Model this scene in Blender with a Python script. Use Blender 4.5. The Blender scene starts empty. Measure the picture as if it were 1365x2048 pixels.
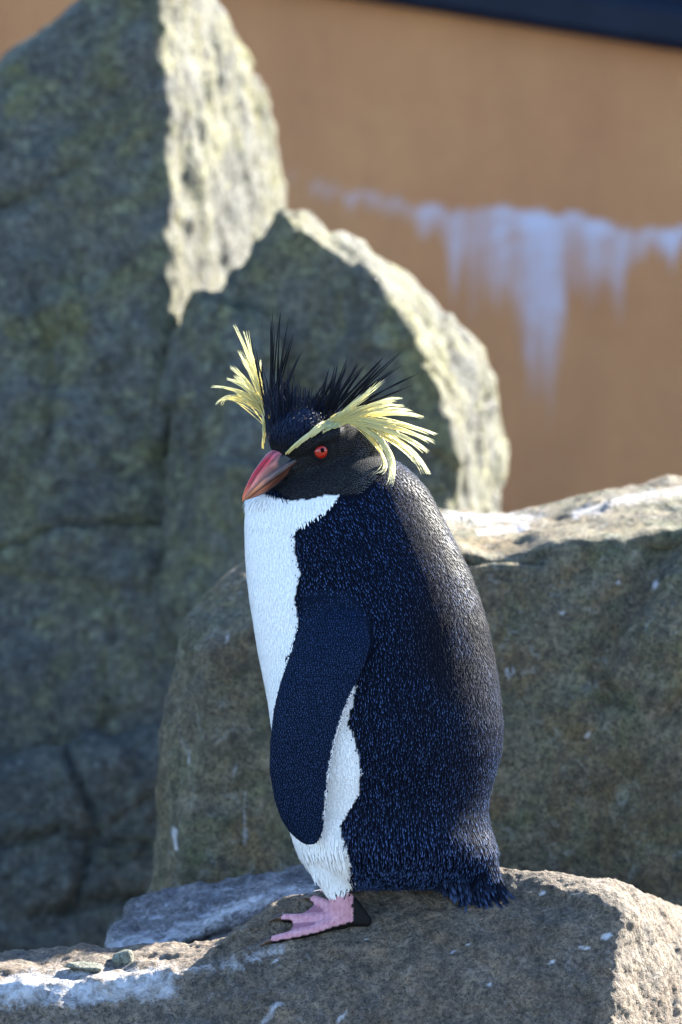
import bpy, bmesh, math, random
import numpy as np
from mathutils import Vector, Matrix
from mathutils.bvhtree import BVHTree

random.seed(7)
RNG = np.random.default_rng(11)
scene = bpy.context.scene
COL = scene.collection

# ---------------------------------------------------------------- camera
PITCH = math.radians(8.0)
DIST, FPX = 4.0, 10000.0
CZ = 0.784
CAM = np.array([0.0, -DIST*math.cos(PITCH), CZ + DIST*math.sin(PITCH)])
FWD = np.array([0.0, math.cos(PITCH), -math.sin(PITCH)])
UPV = np.array([0.0, math.sin(PITCH), math.cos(PITCH)])
cd = bpy.data.cameras.new('camera')
cam = bpy.data.objects.new('camera', cd)
COL.objects.link(cam)
cam.location = CAM
cam.rotation_euler = (math.radians(90) - PITCH, 0, 0)
cd.sensor_fit = 'VERTICAL'
cd.sensor_height = 36.0
cd.lens = 36.0*FPX/2048.0
cd.clip_start, cd.clip_end = 0.05, 2000.0
cd.dof.use_dof = True
cd.dof.focus_distance = DIST - 0.045
cd.dof.aperture_fstop = 7.0
scene.camera = cam

# ---------------------------------------------------------------- light
SUN = Vector((0.64, 0.62, 0.46)).normalized()
SUN_EL = math.asin(SUN.z)
SUN_AZ = math.atan2(SUN.x, SUN.y)
world = bpy.data.worlds.new('World')
scene.world = world
world.use_nodes = True
wn = world.node_tree
sky = wn.nodes.new('ShaderNodeTexSky')
sky.sky_type = 'NISHITA'
sky.sun_disc = False
sky.sun_elevation = SUN_EL
sky.sun_rotation = SUN_AZ
sky.ozone_density = 4.0
sky.air_density = 1.0
sky.dust_density = 0.4
bg = wn.nodes['Background']
bg.inputs[1].default_value = 0.09
wn.links.new(sky.outputs[0], bg.inputs[0])
sl = bpy.data.lights.new('sun', 'SUN')
sl.energy = 5.0
sl.angle = math.radians(0.53)
sl.color = (1.0, 0.94, 0.82)
so = bpy.data.objects.new('sun', sl)
COL.objects.link(so)
so.rotation_euler = SUN.to_track_quat('Z', 'Y').to_euler()
so.location = (6, 6, 8)
scene.view_settings.view_transform = 'Standard'
scene.view_settings.look = 'None'
scene.view_settings.gamma = 1.0
scene.view_settings.exposure = 2.75
scene.cycles.use_denoising = True
scene.cycles.max_bounces = 8
scene.cycles.diffuse_bounces = 4

# ---------------------------------------------------------------- helpers
def P(u, v, Y):
    """world point seen at photograph position (u, v) standing at world depth Y"""
    d = FWD + np.array([1.0, 0, 0])*((u-682.5)/FPX) + UPV*((1024.0-v)/FPX)
    t = (Y - CAM[1])/d[1]
    return Vector(CAM + d*t)

def unproject(co):
    q = np.asarray(co) - CAM
    dep = q @ FWD
    return 682.5 + q[:, 0]/dep*FPX, 1024.0 - (q @ UPV)/dep*FPX

S = 0.0004                      # metres per photograph pixel at the penguin

def interp(x, tab):
    a = np.array(tab, float)
    return np.interp(x, a[:, 0], a[:, 1])

def smooth01(x, a, b):
    t = np.clip((x-a)/(b-a), 0, 1)
    return t*t*(3-2*t)

_perm = np.random.default_rng(5).integers(0, 2**31, 4096)
_grad = np.random.default_rng(6).normal(size=(4096, 3))
_grad /= np.linalg.norm(_grad, axis=1)[:, None]
def gnoise(p):
    p = np.asarray(p, float)
    i = np.floor(p).astype(np.int64)
    f = p - i
    w = f*f*f*(f*(f*6-15)+10)
    out = 0
    for dx in (0, 1):
        for dy in (0, 1):
            for dz in (0, 1):
                h = _perm[(_perm[(_perm[(i[:, 0]+dx) & 4095] + i[:, 1]+dy) & 4095] + i[:, 2]+dz) & 4095] & 4095
                g = _grad[h]
                d = g[:, 0]*(f[:, 0]-dx) + g[:, 1]*(f[:, 1]-dy) + g[:, 2]*(f[:, 2]-dz)
                ww = (w[:, 0] if dx else 1-w[:, 0])*(w[:, 1] if dy else 1-w[:, 1])*(w[:, 2] if dz else 1-w[:, 2])
                out = out + d*ww
    return out*1.6
def fbm(p, octv=4, gain=0.5, ridge=False):
    s, a = 0, 1.0
    for k in range(octv):
        n = gnoise(p*(2.03**k) + 17.3*k)
        if ridge:
            n = 0.5 - np.abs(n)*1.6
        s = s + a*n
        a *= gain
    return s

def facets(p):
    """broken planes: each irregular cell carries its own tilted plane"""
    i = np.floor(p).astype(np.int64)
    best = np.full(len(p), 1e9); out = np.zeros(len(p))
    for dx in (-1, 0, 1):
        for dy in (-1, 0, 1):
            for dz in (-1, 0, 1):
                c = i + np.array([dx, dy, dz])
                h = _perm[(_perm[(_perm[c[:, 0] & 4095] + c[:, 1]) & 4095] + c[:, 2]) & 4095] & 4095
                q = c + .5 + .45*_grad[h]
                r = p - q
                d = (r*r).sum(1)
                m = d < best
                best = np.where(m, d, best)
                out = np.where(m, (r*_grad[(h*7+13) & 4095]).sum(1) + .35*_grad[(h*3+5) & 4095][:, 0], out)
    return out

def tag(o, label=None, cat=None, group=None, kind=None):
    if label: o['label'] = label
    if cat: o['category'] = cat
    if group: o['group'] = group
    if kind: o['kind'] = kind
    return o

def mesh_np(me):
    co = np.empty(len(me.vertices)*3); me.vertices.foreach_get('co', co)
    no = np.empty(len(me.vertices)*3); me.vertices.foreach_get('normal', no)
    return co.reshape(-1, 3), no.reshape(-1, 3)

def set_col(me, name, col):
    a = me.attributes.new(name, 'FLOAT_COLOR', 'POINT')
    c = np.ones((len(me.vertices), 4), np.float32); c[:, :3] = col
    a.data.foreach_set('color', c.ravel())
def set_float(me, name, val):
    a = me.attributes.new(name, 'FLOAT', 'POINT')
    a.data.foreach_set('value', np.asarray(val, np.float32))

def link(name, me, mat, parent=None):
    o = bpy.data.objects.new(name, me)
    COL.objects.link(o)
    if mat: me.materials.append(mat)
    if parent: o.parent = parent
    return o

def rebase(o):
    """put a top-level object's origin at the middle of its base"""
    me = o.data
    co, _ = mesh_np(me)
    c = Vector((co[:, 0].mean(), co[:, 1].mean(), co[:, 2].min()))
    me.transform(Matrix.Translation(-c))
    o.location = c

def hull_bm(points):
    bm = bmesh.new()
    for p in points: bm.verts.new(p)
    r = bmesh.ops.convex_hull(bm, input=bm.verts)
    junk = [g for g in set(r['geom_interior'] + r['geom_unused']) if isinstance(g, bmesh.types.BMVert) and g.is_valid]
    if junk: bmesh.ops.delete(bm, geom=junk, context='VERTS')
    bmesh.ops.recalc_face_normals(bm, faces=bm.faces)
    return bm

class Shells:
    """closed shells collected into one mesh, fused by a voxel remesh"""
    def __init__(self): self.v, self.f = [], []
    def add_bm(self, bm):
        b = len(self.v)
        bm.verts.index_update()
        self.v += [tuple(x.co) for x in bm.verts]
        self.f += [[x.index+b for x in f.verts] for f in bm.faces]
        bm.free()
    def hull(self, pts): self.add_bm(hull_bm(pts))
    def ellipsoid(self, c, ax):
        bm = bmesh.new(); bmesh.ops.create_icosphere(bm, subdivisions=4, radius=1.0)
        M = Matrix((ax[0], ax[1], ax[2])).transposed()
        if M.determinant() < 0: M = Matrix((ax[0], ax[1], -ax[2])).transposed()
        for x in bm.verts: x.co = Vector(c) + M @ x.co
        self.add_bm(bm)
    def capsule(self, a, ra, b, rb):
        pts = []
        for c, r in ((a, ra), (b, rb)):
            bm = bmesh.new(); bmesh.ops.create_icosphere(bm, subdivisions=2, radius=r)
            pts += [Vector(c)+x.co for x in bm.verts]; bm.free()
        self.hull(pts)
    def loft(self, rings):
        b = len(self.v); n = len(rings[0])
        for r in rings: self.v += [tuple(p) for p in r]
        for k in range(len(rings)-1):
            for j in range(n):
                a0, a1 = b+k*n+j, b+k*n+(j+1) % n
                self.f.append([a0, a1, a1+n, a0+n])
        self.f.append([b+j for j in range(n)][::-1])
        self.f.append([b+(len(rings)-1)*n+j for j in range(n)])
    def fuse(self, voxel, iters, factor=0.5):
        me = bpy.data.meshes.new('tmp'); me.from_pydata(self.v, [], self.f)
        bm = bmesh.new(); bm.from_mesh(me); bmesh.ops.recalc_face_normals(bm, faces=bm.faces); bm.to_mesh(me); bm.free()
        o = bpy.data.objects.new('tmp', me); COL.objects.link(o)
        m = o.modifiers.new('r', 'REMESH'); m.mode = 'VOXEL'; m.voxel_size = voxel; m.use_smooth_shade = True
        if iters:
            s = o.modifiers.new('s', 'SMOOTH'); s.factor = factor; s.iterations = iters
        dg = bpy.context.evaluated_depsgraph_get(); dg.update()
        out = bpy.data.meshes.new_from_object(o.evaluated_get(dg))
        bpy.data.objects.remove(o); bpy.data.meshes.remove(me)
        return out

# ---------------------------------------------------------------- materials
def nodes(name):
    m = bpy.data.materials.new(name); m.use_nodes = True
    nt = m.node_tree
    return m, nt, nt.nodes['Principled BSDF'], nt.nodes['Material Output']
def N(nt, t, **kw):
    n = nt.nodes.new(t)
    for k, v in kw.items(): setattr(n, k, v)
    return n
def noise_node(nt, vec, scale, detail=4, rough=0.55, dist=0.0):
    n = N(nt, 'ShaderNodeTexNoise'); n.inputs['Scale'].default_value = scale
    n.inputs['Detail'].default_value = detail; n.inputs['Roughness'].default_value = rough
    n.inputs['Distortion'].default_value = dist
    nt.links.new(vec, n.inputs['Vector']); return n.outputs['Fac']
def ramp(nt, fac, a, b, ca=(0, 0, 0, 1), cb=(1, 1, 1, 1)):
    r = N(nt, 'ShaderNodeValToRGB'); r.color_ramp.elements[0].position = a; r.color_ramp.elements[1].position = b
    r.color_ramp.elements[0].color = ca; r.color_ramp.elements[1].color = cb
    nt.links.new(fac, r.inputs[0]); return r.outputs[0]
def mix(nt, fac, a, b, mode='MIX'):
    m = N(nt, 'ShaderNodeMix', data_type='RGBA', blend_type=mode)
    for s, val in ((m.inputs[0], fac), (m.inputs[6], a), (m.inputs[7], b)):
        if isinstance(val, (int, float)): s.default_value = val
        elif isinstance(val, tuple): s.default_value = (*val, 1) if len(val) == 3 else val
        else: nt.links.new(val, s)
    return m.outputs[2]
def math_node(nt, op, a, b=None):
    m = N(nt, 'ShaderNodeMath', operation=op)
    for s, val in zip(m.inputs, (a, b)):
        if val is None: continue
        if isinstance(val, (int, float)): s.default_value = val
        else: nt.links.new(val, s)
    return m.outputs[0]

def rock_mat(name, ca, cb, moss, moss_amt, k=1.0, dark=0.35, brown=(0.16, 0.10, 0.05), brown_amt=0.4, bump=1.0, lich=.35, lichc=(.42, .42, .36)):
    m, nt, b, out = nodes(name)
    tc = N(nt, 'ShaderNodeTexCoord').outputs['Object']
    big = noise_node(nt, tc, 9*k, 5, .6, .6)
    mid = noise_node(nt, tc, 45*k, 6, .65, .3)
    fine = noise_node(nt, tc, 240*k, 5, .7)
    grain = noise_node(nt, tc, 620*k, 3, .7)
    col = mix(nt, ramp(nt, mid, .34, .68), ca, cb)
    mo = math_node(nt, 'MULTIPLY', ramp(nt, noise_node(nt, tc, 16*k, 6, .7, .8), .62-moss_amt*.3, .74-moss_amt*.2), 0.85)
    col = mix(nt, mo, col, moss)
    br = math_node(nt, 'MULTIPLY', ramp(nt, noise_node(nt, tc, 11*k, 5, .6, 1.2), .46, .66), brown_amt)
    col = mix(nt, br, col, brown)
    col = mix(nt, ramp(nt, big, .35, .7), mix(nt, .35, col, (0, 0, 0), 'MIX'), col)
    m2 = noise_node(nt, tc, 105*k, 5, .75, .4)
    col = mix(nt, ramp(nt, m2, .36, .60), mix(nt, .62, col, (.012, .013, .013)), col)
    li = ramp(nt, noise_node(nt, tc, 62*k, 6, .75, .7), .55, .66)
    col = mix(nt, math_node(nt, 'MULTIPLY', li, lich), col, lichc)
    sp = ramp(nt, fine, .38, .60)
    col = mix(nt, sp, mix(nt, dark, col, (.012, .012, .012)), col)
    gl = ramp(nt, grain, .60, .74)
    col = mix(nt, math_node(nt, 'MULTIPLY', gl, .38), col, (.5, .48, .44))
    gd = ramp(nt, noise_node(nt, tc, 430*k, 3, .7), .38, .46, (1, 1, 1, 1), (0, 0, 0, 1))
    col = mix(nt, math_node(nt, 'MULTIPLY', gd, .7), col, (.015, .014, .013))
    at = N(nt, 'ShaderNodeAttribute', attribute_name='guano').outputs['Fac']
    gm = math_node(nt, 'ADD', at, math_node(nt, 'MULTIPLY', math_node(nt, 'SUBTRACT', noise_node(nt, tc, 95, 6, .75, .5), .5), 2.0))
    gmask = ramp(nt, gm, .38, 1.15)
    gmask = math_node(nt, 'MULTIPLY', gmask, ramp(nt, at, .02, .2))
    col = mix(nt, math_node(nt, 'MULTIPLY', gmask, .85), col, (.66, .65, .68))
    nt.links.new(col, b.inputs['Base Color'])
    b.inputs['Roughness'].default_value = .82
    b.inputs['Specular IOR Level'].default_value = .35
    h = math_node(nt, 'ADD', math_node(nt, 'MULTIPLY', mid, 1.2), math_node(nt, 'ADD', math_node(nt, 'MULTIPLY', fine, .5), math_node(nt, 'MULTIPLY', grain, .22)))
    bp = N(nt, 'ShaderNodeBump'); bp.inputs['Strength'].default_value = min(1.0, .9*bump); bp.inputs['Distance'].default_value = .008/k*bump
    nt.links.new(h, bp.inputs['Height']); nt.links.new(bp.outputs[0], b.inputs['Normal'])
    return m

def attr_mat(name, rough, spec=.4, noise=0.0, bump=0.0, nscale=900, sss=0.0, translucent=0.0, sheen=0.0, tipspec=0.0):
    m, nt, b, out = nodes(name)
    c = N(nt, 'ShaderNodeAttribute', attribute_name='col').outputs['Color']
    tc = N(nt, 'ShaderNodeTexCoord').outputs['Object']
    nz = noise_node(nt, tc, nscale, 4, .65)
    if noise:
        c = mix(nt, ramp(nt, nz, .3, .7), mix(nt, noise, c, (0, 0, 0)), c)
    nt.links.new(c, b.inputs['Base Color'])
    b.inputs['Roughness'].default_value = rough
    b.inputs['Specular IOR Level'].default_value = spec
    if tipspec:
        bw = N(nt, 'ShaderNodeRGBToBW'); nt.links.new(c, bw.inputs[0])
        nt.links.new(math_node(nt, 'MINIMUM', math_node(nt, 'ADD', math_node(nt, 'MULTIPLY', bw.outputs[0], tipspec), .02), spec), b.inputs['Specular IOR Level'])
    if sheen:
        b.inputs['Sheen Weight'].default_value = sheen; b.inputs['Sheen Roughness'].default_value = .4
    if sss:
        b.inputs['Subsurface Weight'].default_value = sss; b.inputs['Subsurface Radius'].default_value = (.004, .0015, .001)
        b.inputs['Subsurface Scale'].default_value = 1.0
    if bump:
        bp = N(nt, 'ShaderNodeBump'); bp.inputs['Strength'].default_value = bump; bp.inputs['Distance'].default_value = .0015
        nt.links.new(nz, bp.inputs['Height']); nt.links.new(bp.outputs[0], b.inputs['Normal'])
    if translucent:
        t = N(nt, 'ShaderNodeBsdfTranslucent'); nt.links.new(c, t.inputs[0])
        x = N(nt, 'ShaderNodeMixShader'); x.inputs[0].default_value = translucent
        nt.links.new(b.outputs[0], x.inputs[1]); nt.links.new(t.outputs[0], x.inputs[2]); nt.links.new(x.outputs[0], out.inputs[0])
    return m

M_FG = rock_mat('perch_stone', (.40, .30, .21), (.21, .17, .14), (.18, .16, .10), .15, 1.0, .55, (.30, .18, .09), .5, lich=.25, lichc=(.44, .42, .42))
M_LEDGE = rock_mat('lilac_stone', (.36, .33, .345), (.21, .195, .21), (.12, .12, .10), .05, 1.0, .4, (.2, .17, .14), .15, lich=.5, lichc=(.58, .56, .58))
M_MID = rock_mat('boulder_stone', (.37, .295, .18), (.21, .18, .125), (.17, .19, .085), .5, .8, .5, (.32, .19, .07), .6, lich=.45, lichc=(.40, .40, .35))
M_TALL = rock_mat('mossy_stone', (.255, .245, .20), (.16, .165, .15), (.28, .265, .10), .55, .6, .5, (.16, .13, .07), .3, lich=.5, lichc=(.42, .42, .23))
M_DARK = rock_mat('shaded_stone', (.19, .19, .16), (.105, .115, .105), (.14, .145, .08), .4, .6, .55, (.10, .08, .05), .3, lich=.35, lichc=(.26, .28, .28))  # darker version of the mossy stone, deep shade put into its colours

# ---------------------------------------------------------------- setting
me = bpy.data.meshes.new('ground')
bm = bmesh.new()
n = 60
def gx(i):
    t = (i/n-.5)*2
    return math.copysign(abs(t)**4*400 + abs(t)*4, t)
grid = [[bm.verts.new((gx(i), gx(j)+1.0, 0)) for j in range(n+1)] for i in range(n+1)]
for i in range(n):
    for j in range(n): bm.faces.new((grid[i][j], grid[i+1][j], grid[i+1][j+1], grid[i][j+1]))
bm.to_mesh(me); bm.free()
co, _ = mesh_np(me)
co[:, 2] += 0.03*gnoise(co*1.3)*(np.abs(co[:, 0]) < 6)
me.vertices.foreach_set('co', co.ravel())
M_GROUND = rock_mat('gravel_ground', (.26, .24, .21), (.17, .155, .135), (.12, .12, .07), .2, .35, .4)
ground = tag(link('ground', me, M_GROUND), 'grey stony ground sheet of the enclosure floor', None, kind='structure')

def grooves_px(u, v, lines):
    g = np.zeros(len(u))
    for pts, rad, depth in lines:
        best = np.full(len(u), 1e9)
        for (x0, y0), (x1, y1) in zip(pts[:-1], pts[1:]):
            dx, dy = x1-x0, y1-y0
            t = np.clip(((u-x0)*dx+(v-y0)*dy)/(dx*dx+dy*dy+1e-9), 0, 1)
            best = np.minimum(best, np.hypot(u-x0-t*dx, v-y0-t*dy))
        g = np.maximum(g, depth*(1-smooth01(best, 0, rad)))
    return g

def rock(name, hulls, voxel, iters, mat, label, amp=1.0, freq=1.0, grooves=(), guano=(), seed=0.0, floor=True, strat=0.0, cat='rock', fine=0.0, facet=0.0):
    s = Shells()
    for h in hulls:
        s.hull([Vector(p[1:]) if p[0] == 'w' else P(*p) for p in h])
    me = s.fuse(voxel, iters)
    co, no = mesh_np(me)
    q = co + seed
    d = (0.014*fbm(q*7*freq, 3) + 0.006*fbm(q*26*freq, 4, .55) + 0.010*np.minimum(0, fbm(q*9*freq+5, 3, .5, True)-.1))*amp
    if fine: d += fine*(0.0012*fbm(q*190, 3, .6))
    if facet:
        wq = q + .02*np.stack([gnoise(q*14), gnoise(q*14+9), gnoise(q*14+21)], 1)
        d += facet*(.011*facets(wq*11) + .005*facets(wq*26+4))
    if strat:
        d += strat*0.006*np.abs(fbm(q*np.array([6, 6, 34.])+3, 3))
    u, v = unproject(co)
    wob = 9*fbm(q*22, 3)
    if grooves:
        facing = smooth01(-(no[:, 1]), .0, .35)
        d -= grooves_px(u+wob, v+wob*.7, grooves)*facing
    co2 = co + no*d[:, None]
    me.vertices.foreach_set('co', co2.ravel()); me.update()
    if guano:
        co2, no2 = mesh_np(me)
        u, v = unproject(co2)
        g = grooves_px(u+wob*1.2, v+wob*.5, guano)
        back = smooth01((no2 @ (CAM/np.linalg.norm(CAM))), -.3, .1)
        set_float(me, 'guano', g)
    o = link(name, me, mat)
    me.polygons.foreach_set('use_smooth', [True]*len(me.polygons))
    tag(o, label, cat)
    return o

# perch rock under the penguin
perch = rock('perch_rock', [
    [(400, 1905, -.03), (560, 1803, .005), (650, 1780, .012), (820, 1752, .02), (1000, 1726, .02), (1100, 1734, .02), (1240, 1760, .02), (1300, 1792, .03),
     (1252, 1835, -.035), (1236, 1930, -.065), (1226, 2070, -.10), (1365, 1840, .13), (1470, 1940, .16), (1560, 2080, .17),
     (420, 2080, -.10), (700, 2080, -.10), (1000, 2080, -.10), (560, 1900, -.045),
     ('w', -.12, -.10, -.03), ('w', .25, -.13, -.03), ('w', .42, .10, -.03), ('w', .42, .30, -.03), ('w', -.12, .30, -.03), ('w', .33, .26, .38), ('w', -.05, .24, .36)],
    [(-330, 1915, .14), (0, 1948, .07), (130, 1943, .07), (330, 1927, .06), (470, 1880, .02), (-330, 1995, -.04), (0, 2008, -.045), (350, 1998, -.05), (520, 1930, -.05),
     (-330, 2090, -.07), (0, 2100, -.08), (450, 2090, -.10), ('w', -.42, -.08, -.03), ('w', .0, -.10, -.03), ('w', -.42, .22, -.03), ('w', .0, .22, -.03)],
    ], .0030, 14, M_FG, 'rough grey-brown perch rock with white droppings under the penguin feet', amp=.38, freq=1.5, fine=1.1, facet=.22,
    guano=[([(-60, 1985), (120, 1978), (250, 1972), (330, 1962)], 75, .80), ([(330, 1962), (450, 1930), (560, 1895)], 45, .5), ([(100, 1955), (300, 1950)], 40, .6), ([(-60, 2010), (250, 1990)], 40, .55),
           ([(1080, 1786), (1084, 1783)], 13, 1.0), ([(1213, 1877), (1222, 1871)], 13, 1.0), ([(1165, 1897), (1185, 1899)], 8, .9), ([(1100, 1926), (1110, 1924)], 9, .95),
           ([(560, 2010), (530, 2045)], 14, .75), ([(548, 1925), (560, 1915)], 10, .8), ([(975, 1970), (978, 1966)], 8, .9), ([(930, 1890), (935, 1888)], 8, .9), ([(670, 2040), (690, 2020)], 10, .7),
           ([(735, 1880), (742, 1878)], 7, .9), ([(900, 1905), (905, 1900)], 8, .8)])

ledge = rock('ledge_rock', [
    [(218, 1862, .20), (272, 1802, .25), (352, 1790, .27), (430, 1762, .28), (485, 1737, .29), (600, 1727, .30), (760, 1725, .30),
     (235, 1895, .15), (350, 1888, .13), (470, 1850, .12), (620, 1800, .12), (800, 1790, .12), ('w', -.2, .14, -.03), ('w', .1, .14, -.03), ('w', -.2, .34, -.03), ('w', .12, .34, -.03)],
    [(80, 1893, .16), (150, 1900, .17), (350, 1893, .14), (350, 1930, .10), (90, 1925, .12), ('w', -.25, .12, -.03), ('w', -.1, .12, -.03), ('w', -.25, .2, -.03), ('w', -.1, .2, -.03)],
    ], .0035, 5, M_LEDGE, 'lilac-grey ledge rock streaked with white behind the perch rock', amp=.35, freq=1.6, fine=1.0, seed=3.1, facet=.4,
    grooves=[([(330, 1888), (420, 1872), (520, 1842), (600, 1828)], 16, .012)],
    guano=[([(110, 1893), (230, 1888), (340, 1878), (400, 1845), (470, 1815), (560, 1792), (620, 1780)], 42, .66), ([(280, 1830), (420, 1790), (560, 1750)], 45, .42), ([(250, 1888), (400, 1868)], 22, .6)])

# boulder behind the penguin, right
rock('broad_boulder', [
    [(292, 1800, .44), (300, 1700, .44), (328, 1560, .43), (336, 1440, .43), (342, 1290, .44), (360, 1235, .46), (405, 1180, .48), (495, 1125, .50), (640, 1075, .52), (760, 1045, .55), (880, 1014, .62), (985, 1010, .66),
     (420, 1300, .38), (620, 1160, .40), (900, 1095, .40), (1060, 1120, .40), (1060, 1500, .36), (380, 1560, .38), (350, 1900, .37), (1060, 1900, .36), (1100, 1030, .66), (640, 1085, .7),
     ('w', -.15, .36, -.03), ('w', .22, .35, -.03), ('w', -.15, .75, -.03), ('w', .22, .8, -.03)],
    [(940, 1035, .60), (1080, 1026, .64), (1200, 990, .68), (1365, 953, .70), (1700, 885, .72), (960, 1110, .41), (1130, 1085, .41), (1300, 1070, .42), (1365, 1068, .42), (1750, 1010, .44),
     (960, 1500, .36), (1330, 1300, .36), (1750, 1400, .40), (960, 1900, .36), (1750, 1900, .40), ('w', .1, .35, -.03), ('w', .52, .38, -.03), ('w', .1, .85, -.03), ('w', .55, .85, -.03)],
    ], .0055, 9, M_MID, 'broad rounded brown boulder with sunlit white-stained top behind the penguin', amp=.5, seed=8.4, fine=.8, facet=.35,
    grooves=[([(1340, 1060), (1290, 1150), (1225, 1260), (1195, 1340), (1215, 1400)], 48, .018), ([(930, 1112), (1010, 1098), (1080, 1112)], 24, .014), ([(1400, 1380), (1345, 1440)], 30, .014), ([(1180, 1120), (1120, 1180)], 30, .008)],
    guano=[([(880, 1030), (960, 1040), (1080, 1030)], 32, .62), ([(960, 1065), (1060, 1050)], 20, .75), ([(1150, 1030), (1260, 1000), (1365, 985), (1500, 960)], 26, .6), ([(1233, 1168), (1235, 1162)], 11, 1.1), ([(1307, 1172), (1311, 1166)], 12, 1.1), ([(1015, 1352), (1018, 1340)], 11, 1.1),
           ([(1120, 1232), (1126, 1222)], 8, 1.0), ([(350, 1660), (350, 1700)], 9, .95), ([(460, 1270), (462, 1300)], 9, .8), ([(488, 1580), (488, 1700)], 13, .55), ([(470, 1500), (475, 1560)], 9, .6), ([(1180, 1470), (1186, 1466)], 7, .8), ([(375, 1500), (378, 1530)], 7, .6)])

# block, pointed rock and tall rock in the middle distance
rock('dark_block', [
    [(330, 684, 1.20), (386, 592, 1.19), (440, 602, 1.17), (525, 628, 1.15), (548, 690, 1.14), (560, 800, 1.10), (398, 584, 1.27), (450, 594, 1.26), (515, 616, 1.25), (500, 900, 1.28), (325, 1230, 1.13), (600, 1200, .98),
     ('w', -.17, 1.05, -.03), ('w', -.03, .94, -.03), ('w', -.17, 1.3, -.03), ('w', -.05, 1.25, -.03)],
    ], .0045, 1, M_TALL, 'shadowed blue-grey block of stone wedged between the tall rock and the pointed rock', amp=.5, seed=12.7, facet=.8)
rock('pointed_rock', [
    [(560, 400, 1.27), (440, 590, 1.22), (425, 700, 1.22), (600, 450, 1.20), (648, 440, 1.28), (690, 510, 1.20), (700, 1050, 1.15), (420, 1050, 1.17), (700, 520, 1.36), (565, 425, 1.33), (510, 760, 1.34),
     ('w', -.14, 1.12, -.03), ('w', .02, 1.12, -.03), ('w', .02, 1.4, -.03), ('w', -.10, 1.34, -.03)],
    [(640, 480, 1.20), (684, 448, 1.27), (722, 470, 1.31), (735, 540, 1.19), (800, 640, 1.18), (858, 740, 1.17), (905, 840, 1.16), (868, 1010, 1.14), (600, 1050, 1.16),
     (805, 546, 1.36), (905, 640, 1.40), (966, 704, 1.43), (1004, 788, 1.46), (1014, 870, 1.47), (1014, 1060, 1.47), (870, 1200, 1.14), (700, 520, 1.42), (900, 700, 1.62),
     ('w', -.02, 1.12, -.03), ('w', .14, 1.12, -.03), ('w', .17, 1.47, -.03), ('w', .1, 1.62, -.03), ('w', .02, 1.45, -.03)],
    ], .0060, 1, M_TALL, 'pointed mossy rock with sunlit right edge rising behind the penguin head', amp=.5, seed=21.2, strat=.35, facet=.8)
rock('tall_rock', [
    [(340, -130, 1.36), (335, 20, 1.33), (316, 250, 1.30), (306, 450, 1.28), (328, 690, 1.24), (335, 1060, 1.18), (-260, 330, 1.30), (-100, 215, 1.40), (0, 150, 1.46), (90, 92, 1.5), (190, 25, 1.52), (250, -30, 1.52), (-260, 1060, 1.16),
     (398, -20, 1.72), (372, -130, 1.65), (470, 125, 1.80), (562, 268, 1.86), (572, 400, 1.86), (610, 700, 1.86), (620, 1100, 1.86), (-260, 330, 1.9), (330, 60, 1.9),
     ('w', -.42, 1.1, .2), ('w', -.16, 1.1, .2), ('w', -.02, 1.86, -.03), ('w', -.05, 2.1, -.03), ('w', -.5, 2.1, -.03)],
    [(330, 760, 1.26), (420, 1000, 1.18), (450, 1500, 1.06), (-260, 800, 1.26), (-260, 1060, 1.16), (-260, 1500, 1.06), (500, 1200, 1.5), (-260, 900, 1.7), ('w', -.42, .92, -.03), ('w', -.06, .92, -.03), ('w', -.06, 1.6, -.03), ('w', -.42, 1.6, -.03)],
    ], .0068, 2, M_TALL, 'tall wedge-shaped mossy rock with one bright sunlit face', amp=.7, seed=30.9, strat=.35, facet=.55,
    grooves=[([(-80, 1110), (20, 1085), (130, 1042), (260, 1034), (370, 1046)], 9, .016), ([(330, 1040), (480, 1005)], 8, .014), ([(60, 560), (110, 760), (90, 900)], 18, .012), ([(-60, 430), (60, 400), (150, 330)], 20, .010), ([(190, 1120), (230, 1260), (210, 1400)], 12, .007)])
rock('low_boulder', [
    [(-300, 1545, .99), (0, 1530, .99), (150, 1502, 1.0), (280, 1476, 1.0), (390, 1452, 1.0), (-300, 1570, .96), (60, 1560, .95), (390, 1510, .95), (-300, 1990, .88), (100, 1990, .86), (400, 1990, .88),
     (400, 1540, 1.12), (-300, 1620, 1.12), ('w', -.45, .84, -.03), ('w', -.06, .84, -.03), ('w', -.45, 1.1, -.03), ('w', -.06, 1.1, -.03)],
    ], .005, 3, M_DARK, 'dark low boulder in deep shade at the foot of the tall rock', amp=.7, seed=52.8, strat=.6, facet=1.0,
    grooves=[([(-80, 1700), (120, 1660), (300, 1690)], 16, .016), ([(150, 1520), (190, 1650), (160, 1800)], 16, .014), ([(60, 1830), (280, 1790)], 15, .016)])

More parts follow.
